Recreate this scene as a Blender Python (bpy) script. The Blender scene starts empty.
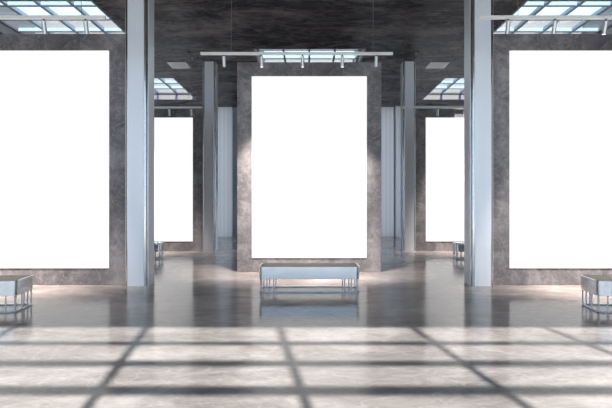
import bpy, bmesh, math, random
from mathutils import Vector, Matrix
random.seed(4)
S = bpy.context.scene
COL = S.collection
H = 6.3            # ceiling height
CAM_H = 1.5

# ------------------------------------------------------------------ helpers
def link(o, parent=None):
    COL.objects.link(o)
    if parent is not None:
        o.parent = parent
    return o

def obj(name, bm, mat, parent=None, smooth=False, mats=None):
    me = bpy.data.meshes.new(name)
    bmesh.ops.recalc_face_normals(bm, faces=bm.faces[:])
    bm.to_mesh(me); bm.free()
    for m in (mats or [mat]):
        me.materials.append(m)
    if smooth:
        for p in me.polygons: p.use_smooth = True
        if hasattr(me, 'set_sharp_from_angle'):
            me.set_sharp_from_angle(angle=math.radians(40))
    return link(bpy.data.objects.new(name, me), parent)

def empty(name, loc, rz=0.0):
    o = bpy.data.objects.new(name, None)
    o.empty_display_size = 0.2
    o.location = loc; o.rotation_euler = (0, 0, rz)
    return link(o)

def tag(o, label, cat, group=None, kind=None):
    o['label'] = label; o['category'] = cat
    if group: o['group'] = group
    if kind: o['kind'] = kind
    return o

def copy_tree(o, parent=None):
    c = o.copy(); COL.objects.link(c)
    if parent is not None: c.parent = parent
    for ch in list(o.children):
        copy_tree(ch, c)
    return c

def box(bm, x0, x1, y0, y1, z0, z1, bevel=0.0, seg=1):
    vs = [bm.verts.new((x, y, z)) for x in (x0, x1) for y in (y0, y1) for z in (z0, z1)]
    idx = [(0,1,3,2),(4,6,7,5),(0,4,5,1),(2,3,7,6),(0,2,6,4),(1,5,7,3)]
    fs = [bm.faces.new([vs[i] for i in f]) for f in idx]
    if bevel > 0:
        es = list({e for f in fs for e in f.edges})
        bmesh.ops.bevel(bm, geom=es, offset=bevel, segments=seg, affect='EDGES', profile=0.5)
    return bm

def cyl(bm, p, q, r0, r1=None, n=14, caps=True):
    r1 = r0 if r1 is None else r1
    p = Vector(p); q = Vector(q); d = (q - p).normalized()
    a = d.cross(Vector((0, 1, 0)) if abs(d.y) < 0.9 else Vector((1, 0, 0))).normalized(); b = d.cross(a)
    A = [bm.verts.new(p + (a*math.cos(t) + b*math.sin(t))*r0) for t in [2*math.pi*i/n for i in range(n)]]
    B = [bm.verts.new(q + (a*math.cos(t) + b*math.sin(t))*r1) for t in [2*math.pi*i/n for i in range(n)]]
    for i in range(n):
        bm.faces.new((A[i], A[(i+1) % n], B[(i+1) % n], B[i]))
    if caps:
        bm.faces.new(A[::-1]); bm.faces.new(B)
    return bm

def sheet(bm, *pts):
    bm.faces.new([bm.verts.new(p) for p in pts]); return bm

def rrect(hx, hy, r, n=8):
    pts = []
    for cx, cy, a0 in ((hx-r, hy-r, 0), (-hx+r, hy-r, 90), (-hx+r, -hy+r, 180), (hx-r, -hy+r, 270)):
        for i in range(n+1):
            a = math.radians(a0 + 90*i/n)
            pts.append((cx + r*math.cos(a), cy + r*math.sin(a)))
    return pts

def prism(bm, pts, z0, z1):
    A = [bm.verts.new((x, y, z0)) for x, y in pts]
    B = [bm.verts.new((x, y, z1)) for x, y in pts]
    n = len(pts)
    for i in range(n):
        bm.faces.new((A[i], A[(i+1) % n], B[(i+1) % n], B[i]))
    bm.faces.new(A[::-1]); bm.faces.new(B)
    return bm

def ring(bm, outer, inner, z0, z1, bev=0.0):
    """closed wall: profile swept around two matching outlines"""
    n = len(outer)
    def lp(pts, z): return [bm.verts.new((x, y, z)) for x, y in pts]
    if bev:
        def mix(a, b, t): return [((1-t)*p[0]+t*q[0], (1-t)*p[1]+t*q[1]) for p, q in zip(a, b)]
        loops = [lp(outer, z0+bev), lp(outer, z1-bev), lp(mix(outer, inner, .3), z1), lp(mix(outer, inner, .7), z1),
                 lp(inner, z1-bev), lp(inner, z0+bev), lp(mix(outer, inner, .7), z0), lp(mix(outer, inner, .3), z0)]
    else:
        loops = [lp(outer, z0), lp(outer, z1), lp(inner, z1), lp(inner, z0)]
    m = len(loops)
    for k in range(m):
        a, b = loops[k], loops[(k+1) % m]
        for i in range(n):
            bm.faces.new((a[i], a[(i+1) % n], b[(i+1) % n], b[i]))
    return bm

# ---------------------------------------------------------------- materials
def new_mat(name):
    m = bpy.data.materials.new(name); m.use_nodes = True
    nt = m.node_tree
    return m, nt, nt.nodes['Principled BSDF']

def N(nt, typ, **kw):
    n = nt.nodes.new(typ)
    for k, v in kw.items(): setattr(n, k, v)
    return n

def plain(name, col, rough=0.5, metal=0.0, noise=0.0, spec=0.5):
    m, nt, b = new_mat(name)
    b.inputs['Base Color'].default_value = (*col, 1)
    b.inputs['Roughness'].default_value = rough
    b.inputs['Metallic'].default_value = metal
    b.inputs['Specular IOR Level'].default_value = spec
    if noise:
        tc = N(nt, 'ShaderNodeTexCoord'); nz = N(nt, 'ShaderNodeTexNoise')
        nz.inputs['Scale'].default_value = 14; nz.inputs['Detail'].default_value = 5
        nt.links.new(tc.outputs['Object'], nz.inputs['Vector'])
        r = N(nt, 'ShaderNodeMapRange')
        r.inputs['To Min'].default_value = 1 - noise; r.inputs['To Max'].default_value = 1 + noise
        nt.links.new(nz.outputs['Fac'], r.inputs['Value'])
        mx = N(nt, 'ShaderNodeMix', data_type='RGBA', blend_type='MULTIPLY')
        mx.inputs[0].default_value = 1
        mx.inputs[6].default_value = (*col, 1)
        nt.links.new(r.outputs[0], mx.inputs[7])
        nt.links.new(mx.outputs[2], b.inputs['Base Color'])
    return m

def concrete(name, dark, mid, light, scale=1.0, rough=(0.3, 0.5), bump=0.02, stretch=(1, 1, 1), spec=0.5, contrast=1.0, coat=0.0, vein=0.35):
    m, nt, b = new_mat(name)
    L = nt.links.new
    tc = N(nt, 'ShaderNodeTexCoord'); mp = N(nt, 'ShaderNodeMapping')
    mp.inputs['Scale'].default_value = stretch
    L(tc.outputs['Object'], mp.inputs['Vector'])
    n1 = N(nt, 'ShaderNodeTexNoise'); n1.inputs['Scale'].default_value = 0.9*scale
    n1.inputs['Detail'].default_value = 9; n1.inputs['Roughness'].default_value = 0.66; n1.inputs['Distortion'].default_value = 0.7
    n2 = N(nt, 'ShaderNodeTexNoise'); n2.inputs['Scale'].default_value = 5.0*scale
    n2.inputs['Detail'].default_value = 8; n2.inputs['Roughness'].default_value = 0.7; n2.inputs['Distortion'].default_value = 1.2
    n3 = N(nt, 'ShaderNodeTexNoise'); n3.inputs['Scale'].default_value = 38*scale; n3.inputs['Detail'].default_value = 4
    for n in (n1, n2, n3): L(mp.outputs[0], n.inputs['Vector'])
    a1 = N(nt, 'ShaderNodeMath', operation='MULTIPLY'); a1.inputs[1].default_value = 0.62
    a2 = N(nt, 'ShaderNodeMath', operation='MULTIPLY_ADD'); a2.inputs[1].default_value = 0.3
    a3 = N(nt, 'ShaderNodeMath', operation='MULTIPLY_ADD'); a3.inputs[1].default_value = 0.08
    L(n1.outputs['Fac'], a1.inputs[0]); L(n2.outputs['Fac'], a2.inputs[0]); L(a1.outputs[0], a2.inputs[2])
    L(n3.outputs['Fac'], a3.inputs[0]); L(a2.outputs[0], a3.inputs[2])
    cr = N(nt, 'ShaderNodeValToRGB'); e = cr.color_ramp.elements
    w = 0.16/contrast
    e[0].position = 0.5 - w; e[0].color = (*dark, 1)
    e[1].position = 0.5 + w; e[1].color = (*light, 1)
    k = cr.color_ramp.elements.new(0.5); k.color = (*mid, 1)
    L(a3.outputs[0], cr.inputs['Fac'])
    # thin pale scratches / veins
    mg = N(nt, 'ShaderNodeTexNoise'); mg.inputs['Scale'].default_value = 1.7*scale; mg.inputs['Detail'].default_value = 6; mg.inputs['Distortion'].default_value = 2.2
    L(mp.outputs[0], mg.inputs['Vector'])
    s1 = N(nt, 'ShaderNodeMath', operation='SUBTRACT'); s1.inputs[1].default_value = 0.5; L(mg.outputs['Fac'], s1.inputs[0])
    s2 = N(nt, 'ShaderNodeMath', operation='ABSOLUTE'); L(s1.outputs[0], s2.inputs[0])
    s3 = N(nt, 'ShaderNodeMapRange'); s3.inputs['From Max'].default_value = 0.02; s3.inputs['To Min'].default_value = vein; s3.inputs['To Max'].default_value = 0
    L(s2.outputs[0], s3.inputs['Value'])
    mx = N(nt, 'ShaderNodeMix', data_type='RGBA'); mx.inputs[7].default_value = (*[min(1, c*1.25) for c in light], 1)
    L(s3.outputs[0], mx.inputs[0]); L(cr.outputs[0], mx.inputs[6]); L(mx.outputs[2], b.inputs['Base Color'])
    rr = N(nt, 'ShaderNodeMapRange'); rr.inputs['From Min'].default_value = 0.3; rr.inputs['From Max'].default_value = 0.7
    rr.inputs['To Min'].default_value = rough[0]; rr.inputs['To Max'].default_value = rough[1]
    L(a2.outputs[0], rr.inputs['Value']); L(rr.outputs[0], b.inputs['Roughness'])
    b.inputs['Specular IOR Level'].default_value = spec
    b.inputs['Coat Weight'].default_value = coat
    if bump:
        bp = N(nt, 'ShaderNodeBump'); bp.inputs['Strength'].default_value = bump; bp.inputs['Distance'].default_value = 0.05
        L(a2.outputs[0], bp.inputs['Height']); L(bp.outputs[0], b.inputs['Normal'])
    return m

ANISO = 0.25
def brushed(name, col, rough=0.22, vertical=True):
    m, nt, b = new_mat(name); L = nt.links.new
    b.inputs['Metallic'].default_value = 1
    b.inputs['Base Color'].default_value = (*col, 1)
    tc = N(nt, 'ShaderNodeTexCoord'); mp = N(nt, 'ShaderNodeMapping')
    mp.inputs['Scale'].default_value = (30, 30, 0.25) if vertical else (1.5, 1.5, 60)
    L(tc.outputs['Object'], mp.inputs['Vector'])
    nz = N(nt, 'ShaderNodeTexNoise'); nz.inputs['Scale'].default_value = 1; nz.inputs['Detail'].default_value = 3
    L(mp.outputs[0], nz.inputs['Vector'])
    r = N(nt, 'ShaderNodeMapRange'); r.inputs['To Min'].default_value = rough*0.75; r.inputs['To Max'].default_value = rough*1.25
    L(nz.outputs['Fac'], r.inputs['Value']); L(r.outputs[0], b.inputs['Roughness'])
    if vertical:
        b.inputs['Metallic'].default_value = 0.58
        tg = N(nt, 'ShaderNodeTangent', direction_type='RADIAL', axis='Z'); L(tg.outputs[0], b.inputs['Tangent'])
        b.inputs['Anisotropic'].default_value = 0.85; b.inputs['Anisotropic Rotation'].default_value = ANISO
    return m

def glass(name, tint=(0.92, 0.98, 1.0)):
    m = bpy.data.materials.new(name); m.use_nodes = True
    nt = m.node_tree; nt.nodes.clear(); L = nt.links.new
    out = N(nt, 'ShaderNodeOutputMaterial'); mix = N(nt, 'ShaderNodeMixShader')
    tr = N(nt, 'ShaderNodeBsdfTransparent'); tr.inputs[0].default_value = (*tint, 1)
    gl = N(nt, 'ShaderNodeBsdfGlossy'); gl.inputs['Roughness'].default_value = 0.02
    lw = N(nt, 'ShaderNodeLayerWeight'); pw = N(nt, 'ShaderNodeMath', operation='POWER'); pw.inputs[1].default_value = 5
    ma = N(nt, 'ShaderNodeMath', operation='MULTIPLY_ADD'); ma.inputs[1].default_value = 0.6; ma.inputs[2].default_value = 0.03
    L(lw.outputs['Facing'], pw.inputs[0]); L(pw.outputs[0], ma.inputs[0])
    L(ma.outputs[0], mix.inputs[0]); L(tr.outputs[0], mix.inputs[1]); L(gl.outputs[0], mix.inputs[2]); L(mix.outputs[0], out.inputs[0])
    return m

M = {}
M['floor'] = concrete('polished concrete floor', (0.165, 0.148, 0.142), (0.31, 0.279, 0.266), (0.49, 0.444, 0.424), 0.9, (0.07, 0.26), 0.035, (0.6, 1.1, 1), 0.15, 1.25, 0.0, 0.2)
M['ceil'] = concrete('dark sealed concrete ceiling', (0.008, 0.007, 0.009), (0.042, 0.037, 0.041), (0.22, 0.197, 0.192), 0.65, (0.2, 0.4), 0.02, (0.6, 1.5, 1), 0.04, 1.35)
M['slab'] = concrete('grey concrete slab', (0.12, 0.112, 0.12), (0.225, 0.21, 0.214), (0.42, 0.388, 0.385), 1.2, (0.35, 0.55), 0.03, (1, 1, 1), 0.2, 1.25)
M['darkwall'] = concrete('dark blue grey concrete wall', (0.24, 0.25, 0.30), (0.30, 0.31, 0.37), (0.36, 0.37, 0.43), 0.8, (0.4, 0.6), 0.02)
M['metal'] = brushed('brushed steel', (0.90, 0.91, 0.94), 0.36)
M['polished'] = plain('polished steel', (0.62, 0.61, 0.60), 0.14, 1.0)
M['benchmetal'] = brushed('brushed steel band', (0.86, 0.87, 0.88), 0.22, False)
M['rodmetal'] = plain('satin steel rod', (0.86, 0.88, 0.92), 0.3, 0.35)
M['seat'] = plain('taupe seat pad', (0.27, 0.235, 0.18), 0.6, 0, 0.12)
M['white'] = plain('white powder coat', (0.92, 0.91, 0.88), 0.4, 0, 0.02)
M['black'] = plain('black plastic', (0.02, 0.02, 0.022), 0.5)
M['spot'] = plain('satin aluminium lamp body', (0.72, 0.72, 0.72), 0.3, 0.6)
M['cord'] = plain('thin grey cable', (0.18, 0.18, 0.19), 0.5)
M['vent'] = plain('white vent', (0.88, 0.86, 0.84), 0.5, 0, 0.03)
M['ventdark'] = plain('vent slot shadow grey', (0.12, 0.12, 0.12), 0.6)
M['curb'] = plain('grey white painted curb', (0.22, 0.215, 0.22), 0.6, 0, 0.03)
M['fin'] = plain('pale blue glazing fin', (0.33, 0.47, 0.58), 0.3, 0, 0.02)
M['bar'] = plain('dark glazing bar', (0.13, 0.14, 0.17), 0.4, 0.3)
M['bracket'] = plain('blue glazing bracket', (0.10, 0.12, 0.28), 0.5)
M['glass'] = glass('clear skylight glass')
M['winframe'] = plain('dark window frame', (0.10, 0.10, 0.11), 0.4, 0.2)
M['sidewall'] = concrete('pale grey plaster', (0.30, 0.30, 0.31), (0.36, 0.36, 0.37), (0.42, 0.42, 0.43), 0.8, (0.5, 0.7), 0.01)
M['paving'] = concrete('pale paving', (0.30, 0.30, 0.29), (0.38, 0.38, 0.37), (0.46, 0.46, 0.45), 0.4, (0.6, 0.8), 0.0)

def ribbed():
    m, nt, b = new_mat('pale ribbed wall panel'); L = nt.links.new
    tc = N(nt, 'ShaderNodeTexCoord'); wv = N(nt, 'ShaderNodeTexWave'); wv.inputs['Scale'].default_value = 1.6
    wv.bands_direction = 'X'
    L(tc.outputs['Object'], wv.inputs['Vector'])
    cr = N(nt, 'ShaderNodeValToRGB')
    cr.color_ramp.elements[0].color = (0.74, 0.74, 0.76, 1); cr.color_ramp.elements[1].color = (0.82, 0.82, 0.83, 1)
    L(wv.outputs['Fac'], cr.inputs[0]); L(cr.outputs[0], b.inputs['Base Color'])
    # translucency added so outside daylight brightens the far wall
    tl = N(nt, 'ShaderNodeBsdfTranslucent'); df = N(nt, 'ShaderNodeBsdfDiffuse'); mx = N(nt, 'ShaderNodeMixShader'); mx.inputs[0].default_value = 0.6
    L(cr.outputs[0], tl.inputs[0]); L(cr.outputs[0], df.inputs[0]); L(df.outputs[0], mx.inputs[1]); L(tl.outputs[0], mx.inputs[2])
    L(mx.outputs[0], nt.nodes['Material Output'].inputs[0])
    return m
M['ribbed'] = ribbed()

def added_glow():
    m, nt, b = new_mat('blank poster with added glow')
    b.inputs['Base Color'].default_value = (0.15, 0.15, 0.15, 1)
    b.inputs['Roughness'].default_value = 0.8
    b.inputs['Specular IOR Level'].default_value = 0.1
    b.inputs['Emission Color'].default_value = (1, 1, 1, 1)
    b.inputs['Emission Strength'].default_value = POSTER_GLOW
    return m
POSTER_GLOW = 0.97  # emission added to keep the blank posters evenly white
M['posterglow'] = added_glow()
m, nt, b = new_mat('lit lamp lens'); b.inputs['Base Color'].default_value = (.9, .9, .9, 1)
b.inputs['Emission Color'].default_value = (1, .9, .84, 1); b.inputs['Emission Strength'].default_value = 2
M['lens'] = m

# ------------------------------------------------------------------ setting
XW = 10.2; YF = -0.45; YB = 22.6
def struct(name, bm, mat, label, cat):
    return tag(obj(name, bm, mat), label, cat, kind='structure')

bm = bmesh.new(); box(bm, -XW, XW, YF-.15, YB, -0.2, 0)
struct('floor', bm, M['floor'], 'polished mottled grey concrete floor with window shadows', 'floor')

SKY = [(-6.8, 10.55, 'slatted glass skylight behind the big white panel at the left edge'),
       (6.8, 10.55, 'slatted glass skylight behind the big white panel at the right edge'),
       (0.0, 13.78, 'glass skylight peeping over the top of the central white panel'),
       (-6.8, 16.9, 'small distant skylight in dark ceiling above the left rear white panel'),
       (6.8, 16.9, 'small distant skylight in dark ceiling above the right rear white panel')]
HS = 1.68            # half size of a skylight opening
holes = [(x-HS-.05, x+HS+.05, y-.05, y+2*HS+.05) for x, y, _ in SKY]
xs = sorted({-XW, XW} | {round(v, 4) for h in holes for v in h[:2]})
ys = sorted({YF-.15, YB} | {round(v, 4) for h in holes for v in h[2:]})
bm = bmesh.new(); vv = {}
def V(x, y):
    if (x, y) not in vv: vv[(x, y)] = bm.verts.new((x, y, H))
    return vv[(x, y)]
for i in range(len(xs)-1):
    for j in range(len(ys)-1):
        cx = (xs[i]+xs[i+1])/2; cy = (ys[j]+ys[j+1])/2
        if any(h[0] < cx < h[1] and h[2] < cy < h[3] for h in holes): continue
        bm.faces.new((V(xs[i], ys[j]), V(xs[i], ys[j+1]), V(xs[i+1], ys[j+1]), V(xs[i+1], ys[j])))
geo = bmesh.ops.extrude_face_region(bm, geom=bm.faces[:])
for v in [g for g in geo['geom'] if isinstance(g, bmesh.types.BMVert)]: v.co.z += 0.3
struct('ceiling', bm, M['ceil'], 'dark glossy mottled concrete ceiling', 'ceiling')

# side walls, each with an unseen window added to light the rear
WY0, WY1, WZ0, WZ1 = 13.0, 21.4, 0.2, 4.6
for side, sx, n in (('left', -1, 2), ('right', 1, 3)):
    xa, xb = sorted((sx*XW, sx*(XW+.2)))
    bm = bmesh.new()
    box(bm, xa, xb, YF-.15, WY0, -0.2, H+.3); box(bm, xa, xb, WY1, YB+.2, -0.2, H+.3)
    box(bm, xa, xb, WY0, WY1, -0.2, WZ0); box(bm, xa, xb, WY0, WY1, WZ1, H+.3)
    struct('wall_'+side, bm, M['sidewall'], 'pale grey side wall %s of the hall' % side, 'wall')
    wn = empty('window_%d' % n, (sx*(XW+.1), 0, 0)); tag(wn, 'unseen side window added for rear light in the %s wall' % side, 'window', kind='structure')
    bm = bmesh.new()
    for k in range(7):
        y = WY0 + k*(WY1-WY0)/6
        box(bm, -.05, .05, y-.04, y+.04, WZ0, WZ1)
    for k in range(5):
        z = WZ0 + k*(WZ1-WZ0)/4
        box(bm, -.05, .05, WY0, WY1, z-.04, z+.04)
    obj('window_frame', bm, M['winframe'], wn)
    bm = bmesh.new(); sheet(bm, (0, WY0, WZ0), (0, WY1, WZ0), (0, WY1, WZ1), (0, WY0, WZ1))
    obj('pane', bm, M['glass'], wn)
bm = bmesh.new(); box(bm, -3.74, 2.2, 21.86, 22.06, 0, H)
struct('wall_back', bm, M['darkwall'], 'dark blue grey wall strip beside the central panel far back', 'wall')
bm = bmesh.new(); box(bm, -XW, -3.74, 21.8, 21.84, 0, H)
struct('wall_back_left', bm, M['ribbed'], 'pale ribbed far wall between left rear column and central panel', 'wall')
bm = bmesh.new(); box(bm, 2.2, 4.10, 21.8, 21.84, 0, H); box(bm, 4.08, XW, 21.55, 21.59, 0, H); box(bm, 4.08, 4.12, 21.55, 21.84, 0, H)
struct('wall_back_right', bm, M['ribbed'], 'pale ribbed far wall between central panel and right rear column', 'wall')

# window wall behind the camera
TAN = 1.0037
SUNX = -0.16
TOP = 6.25
bm = bmesh.new()
box(bm, -XW, XW, YF-.15, YF, TOP, H)
struct('wall_front', bm, M['sidewall'], 'lintel over the window wall facing the panels', 'wall')
win = empty('window_1', (0, YF-.08, 0)); tag(win, 'tall gridded window wall that lets in the sun', 'window', kind='structure')
bm = bmesh.new()
x0 = 0.606
for k in range(-6, 6):
    x = x0 + 1.64*k
    box(bm, x-.040, x+.040, -.03, .03, 0, TOP)
for k in range(0, 12):
    z = 4.255 + 0.64*(k-6)
    t = {6: 0.052, 2: 0.052, 7: 0.036, 8: 0.023}.get(k, 0.036)
    if 0.1 < z < TOP-.1: box(bm, -XW, XW, -.05, .05, z-t, z+t)
box(bm, -XW, XW, -.05, .05, 0, .08)
obj('window_frame', bm, M['winframe'], win)
bm = bmesh.new(); sheet(bm, (-XW, 0, .05), (XW, 0, .05), (XW, 0, TOP), (-XW, 0, TOP))
obj('pane', bm, M['glass'], win)
bm = bmesh.new(); box(bm, -60, 60, -90, 60, -0.5, -0.25)
struct('ground', bm, M['paving'], 'pale paving outside the window wall', 'ground')

# ------------------------------------------------------------------ skylights
def make_skylight():
    r = empty('skylight', (0, 0, H))
    h = HS; t = 0.05; top = 0.96; g0 = 0.25; g1 = 0.37
    bm = bmesh.new()
    o = [(-h-t, -h-t), (h+t, -h-t), (h+t, h+t), (-h-t, h+t)]; i = [(-h, -h), (h, -h), (h, h), (-h, h)]
    ring(bm, o, i, -0.004, top)
    obj('curb', bm, M['curb'], r)
    bm = bmesh.new()
    i2 = [(-h+.05, -h+.05), (h-.05, -h+.05), (h-.05, h-.05), (-h+.05, h-.05)]
    ring(bm, i, i2, g0, g0+.05)
    obj('frame', bm, M['bar'], r)
    for k in (-1, 0, 1):
        p = k*2*h/4
        bm = bmesh.new(); box(bm, p-.022, p+.022, -h+.05, h-.05, g0+.03, g1)
        b = obj('glazing_bar', bm, M['fin'], r)
        bm = bmesh.new(); box(bm, p-.03, p+.03, -h+.05, h-.05, g0, g0+.03)
        obj('bar_cap', bm, M['bar'], b)
        bm = bmesh.new(); box(bm, -h+.05, h-.05, p-.022, p+.022, g0+.028, g1-.004)
        b = obj('glazing_bar', bm, M['fin'], r)
        bm = bmesh.new(); box(bm, -h+.05, h-.05, p-.03, p+.03, g0+.001, g0+.028)
        obj('bar_cap', bm, M['bar'], b)
        bm = bmesh.new(); box(bm, p-.03, p+.03, h-.03, h, 0.01, g0)
        obj('bracket', bm, M['bracket'], r)
    bm = bmesh.new(); sheet(bm, (-h, -h, g1), (h, -h, g1), (h, h, g1), (-h, h, g1))
    obj('pane', bm, M['glass'], r)
    return r
sk = make_skylight()
for n, (x, y, lab) in enumerate(SKY):
    o = sk if n == 0 else copy_tree(sk)
    o.location = (x, y+HS, H)
    tag(o, lab, 'skylight', 'skylights in the dark ceiling', kind='thing')

# ------------------------------------------------------------------ panels
def make_panel():
    r = empty('display_panel', (0, 0, 0))
    bm = bmesh.new(); box(bm, -1.641, 1.641, 0, .25, 0, 4.77, 0.006)
    obj('concrete_slab', bm, M['slab'], r)
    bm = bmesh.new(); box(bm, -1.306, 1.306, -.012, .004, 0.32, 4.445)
    s = obj('blank_poster', bm, M['posterglow'], r); s['label'] = 'blank white poster, glow added'
    return r
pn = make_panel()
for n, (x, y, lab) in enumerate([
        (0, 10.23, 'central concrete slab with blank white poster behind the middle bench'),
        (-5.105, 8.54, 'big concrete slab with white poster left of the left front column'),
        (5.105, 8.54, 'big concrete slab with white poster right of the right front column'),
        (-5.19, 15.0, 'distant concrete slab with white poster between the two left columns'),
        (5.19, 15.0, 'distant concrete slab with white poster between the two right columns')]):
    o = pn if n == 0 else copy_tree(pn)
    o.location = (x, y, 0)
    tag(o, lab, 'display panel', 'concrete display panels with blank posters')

# ------------------------------------------------------------------ columns
def make_column():
    r = empty('steel_column', (0, 0, 0))
    a, c = 0.21, 0.052
    bm = bmesh.new(); prism(bm, rrect(a, a, c, 8), 0, H)
    obj('shaft', bm, M['polished'], r, smooth=True)
    w = a - c - 0.006
    for k in range(4):
        R = Matrix.Rotation(math.radians(90*k), 4, 'Z')
        bm = bmesh.new(); box(bm, -w, w, -a-.011, -a+.01, 0, H-.001, 0.0025)
        bmesh.ops.transform(bm, matrix=R, verts=bm.verts)
        obj('cladding_panel', bm, M['metal'], r)
    return r
c0 = make_column()
for n, (x, y, lab) in enumerate([
        (-3.238, 8.61, 'large brushed steel column in front, left of the central panel'),
        (3.238, 8.61, 'large brushed steel column in front, right of the central panel'),
        (-3.325, 15.15, 'slim looking distant steel column left behind the central panel'),
        (3.325, 15.15, 'slim looking distant steel column right behind the central panel')]):
    o = c0 if n == 0 else copy_tree(c0)
    o.location = (x, y, 0)
    tag(o, lab, 'column', 'brushed steel columns', kind='thing')

# ------------------------------------------------------------------ benches
def make_bench():
    r = empty('bench', (0, 0, 0))
    hx, hy, rad = 0.877, 0.28, 0.085
    O = rrect(hx, hy, rad); I = rrect(hx-.014, hy-.014, rad-.014)
    bm = bmesh.new(); ring(bm, O, I, 0.234, 0.45, 0.004)
    obj('metal_band', bm, M['benchmetal'], r, smooth=True)
    bm = bmesh.new(); prism(bm, rrect(hx-.018, hy-.018, rad-.018), 0.25, 0.430)
    obj('seat_pad', bm, M['seat'], r, smooth=True)
    bm = bmesh.new(); ring(bm, rrect(hx-.004, hy-.004, rad-.004), rrect(hx-.030, hy-.030, rad-.030), 0.0, 0.024, 0.004)
    obj('base_ring', bm, M['rodmetal'], r, smooth=True)
    ins = 0.016; pts = []
    for sx in (-1, 1):
        for sy in (-1, 1):
            pts += [(sx*.615, sy*(hy-ins)), (sx*.731, sy*(hy-ins))]
            k = (rad-ins)*math.cos(math.radians(45)); pts.append((sx*(hx-rad+k), sy*(hy-rad+k)))
            pts.append((sx*(hx-ins), sy*0.085))
    for x, y in pts:
        bm = bmesh.new(); cyl(bm, (x, y, 0.018), (x, y, 0.24), 00.0105, n=10)
        obj('rod', bm, M['rodmetal'], r, smooth=True)
    return r
b0 = make_bench()
def place_side(X, Y, rot, sgn):
    # keep the end nearest the aisle at (X, Y)
    R = Matrix.Rotation(rot, 2)
    v = R @ Vector((-sgn*0.877, 0.28))
    return (X+v.x, Y+v.y, rot)
spots_b = [
    (0.0, 7.78+.28, 0.0, 'white banded steel bench in front of the central panel'),
    (*place_side(-4.12, 6.33, math.radians(8), 1), 'low steel bench cut off by the left edge of the photo'),
    (*place_side(4.05, 6.33, math.radians(-8), -1), 'low steel bench cut off by the right edge of the photo'),
    (*place_side(-4.12, 12.5, math.radians(8), 1), 'distant bench end peeking past the left front column'),
    (*place_side(4.06, 12.5, math.radians(-8), -1), 'distant bench end peeking past the right front column')]
for n, (x, y, rz, lab) in enumerate(spots_b):
    o = b0 if n == 0 else copy_tree(b0)
    o.location = (x, y, 0); o.rotation_euler = (0, 0, rz)
    tag(o, lab, 'bench', 'low steel benches')

# ------------------------------------------------------------------ spotlight rails
RH = 4.575
SPOT_W = 1250
def make_rail(lit):
    r = empty('spotlight_rail', (0, 0, RH))
    Lr = 3.875
    bm = bmesh.new(); box(bm, 0.012, Lr-.012, -.026, .026, -.027, .027, 0.005)
    obj('rail', bm, M['white'], r)
    for x0_, x1_ in ((0, .012), (Lr-.012, Lr)):
        bm = bmesh.new(); box(bm, x0_, x1_, -.025, .025, -.026, .026)
        box(bm, x0_, x1_, -.012, .012, -.016, .016)
        obj('end_cap', bm, M['white'], r)
    for x in (0.62, 3.48):
        bm = bmesh.new(); cyl(bm, (x, 0, .03), (x, 0, H-RH), .005, n=6)
        c = obj('cord', bm, M['cord'], r)
        bm = bmesh.new(); cyl(bm, (x, 0, H-RH-.03), (x, 0, H-RH), .035, n=16)
        obj('ceiling_rose', bm, M['black'], c)
    for i, x in enumerate((.465, 1.225, 2.055, 2.86, 3.545)):
        d = Vector((0, math.sin(math.radians(15)), -math.cos(math.radians(15))))
        p = Vector((x, 0, -.055)); q = p + d*.205
        bm = bmesh.new(); cyl(bm, p, q, .033, n=18)
        s = obj('spotlight', bm, M['spot'], r, smooth=True)
        bm = bmesh.new(); cyl(bm, (x, 0, -.03), (x, 0, -.075), .014, n=12)
        obj('mount', bm, M['black'], s, smooth=True)
        bm = bmesh.new(); cyl(bm, q - d*.002, q + d*.006, .027, n=18)
        obj('lens', bm, M['lens' if i in lit else 'black'], s, smooth=True)
        if i not in lit: continue      # the other lamps are switched off
        ld = bpy.data.lights.new('lamp', 'SPOT'); ld.energy = SPOT_W; ld.color = (1.0, 0.90, 0.84)
        ld.spot_size = math.radians(62); ld.spot_blend = 1.0; ld.shadow_soft_size = 0.08
        lo = bpy.data.objects.new('lamp', ld); link(lo, s)
        lo.location = q + d*.045; lo.rotation_euler = d.to_track_quat('-Z', 'Y').to_euler()
    return r
rails = [make_rail((1, 2, 3)), make_rail((0, 1, 2)), make_rail((2, 3, 4))]
for n, (x, y, lab) in enumerate([
        (-2.19, 9.08, 'white spotlight rail hanging over the central panel'),
        (-7.195, 7.34, 'white spotlight rail hanging over the big panel at the left edge'),
        (2.785, 7.34, 'white spotlight rail crossing the right front column'),
        (-7.23, 14.03, 'distant spotlight rail above the left rear panel'),
        (2.785, 14.03, 'distant spotlight rail above the right rear panel')]):
    o = rails[n] if n < 3 else copy_tree(rails[n-2])
    o.location = (x, y, RH)
    tag(o, lab, 'track light', 'hanging spotlight rails')

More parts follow.
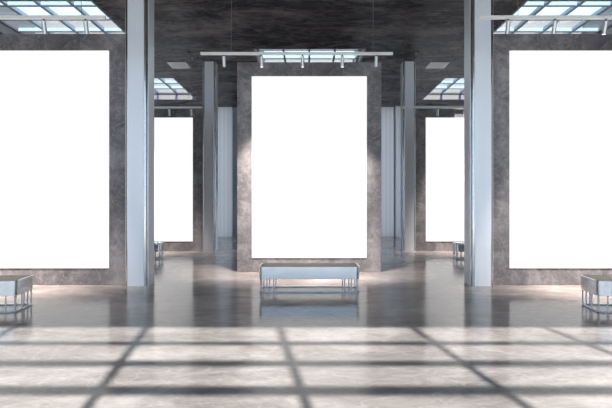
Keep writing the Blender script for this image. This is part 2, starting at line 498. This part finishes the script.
# ------------------------------------------------------------------ ceiling vents
def make_vent():
    r = empty('ceiling_vent', (0, 0, H))
    h = .32
    bm = bmesh.new()
    ring(bm, [(-h,-h),(h,-h),(h,h),(-h,h)], [(-h+.09,-h+.09),(h-.09,-h+.09),(h-.09,h-.09),(-h+.09,h-.09)], -.022, 0)
    obj('frame', bm, M['vent'], r)
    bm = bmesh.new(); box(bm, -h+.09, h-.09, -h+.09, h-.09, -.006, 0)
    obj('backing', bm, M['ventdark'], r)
    for k in range(7):
        y = -h+.12 + k*(2*h-.24)/6
        bm = bmesh.new(); box(bm, -h+.09, h-.09, y-.017, y+.017, -.018, -.006)
        obj('slat', bm, M['vent'], r)
    return r
v0 = make_vent()
for n, (x, lab) in enumerate([(-4.43, 'white square air vent in the ceiling left of the central panel'),
                              (4.36, 'white square air vent in the ceiling right of the central panel')]):
    o = v0 if n == 0 else copy_tree(v0)
    o.location = (x, 15.32, H)
    tag(o, lab, 'air vent', 'white ceiling air vents')

# ------------------------------------------------------------------ light
sun = bpy.data.lights.new('sun', 'SUN'); sun.energy = 9.2; sun.angle = math.radians(0.8); sun.color = (1.0, 0.93, 0.88)
so = bpy.data.objects.new('sun', sun); COL.objects.link(so)
dirv = Vector((SUNX, 1.0, -TAN*math.sqrt(1+SUNX**2)))
so.rotation_euler = dirv.to_track_quat('-Z', 'Y').to_euler(); so.location = (3, -20, 20)

w = bpy.data.worlds.new('sky'); S.world = w; w.use_nodes = True
nt = w.node_tree; bg = nt.nodes['Background']
tc = N(nt, 'ShaderNodeTexCoord'); sp = N(nt, 'ShaderNodeSeparateXYZ'); cr = N(nt, 'ShaderNodeValToRGB')
nt.links.new(tc.outputs['Generated'], sp.inputs[0]); nt.links.new(sp.outputs['Z'], cr.inputs[0])
e = cr.color_ramp.elements
e[0].position = 0.05; e[0].color = (1.32, 1.64, 2.10, 1)
e[1].position = 0.65; e[1].color = (0.9, 1.08, 1.18, 1)
k = e.new(0.84); k.color = (0.9, 1.08, 1.18, 1)
k = e.new(0.97); k.color = (8.0, 8.2, 8.6, 1)
nt.links.new(cr.outputs[0], bg.inputs['Color']); bg.inputs['Strength'].default_value = 1.0

# ------------------------------------------------------------------ camera
cam = bpy.data.cameras.new('camera'); co = bpy.data.objects.new('camera', cam); COL.objects.link(co)
co.location = (0, 0, CAM_H); co.rotation_euler = (math.pi/2, 0, 0)
cam.sensor_width = 36; cam.lens = 36*450/612
cam.shift_x = -3.25/612; cam.shift_y = 2/612
cam.clip_start = 0.05; cam.clip_end = 300
S.camera = co
S.view_settings.view_transform = 'Standard'; S.view_settings.look = 'None'
S.view_settings.gamma = 1; S.view_settings.use_curve_mapping = False
S.view_settings.exposure = 0.0
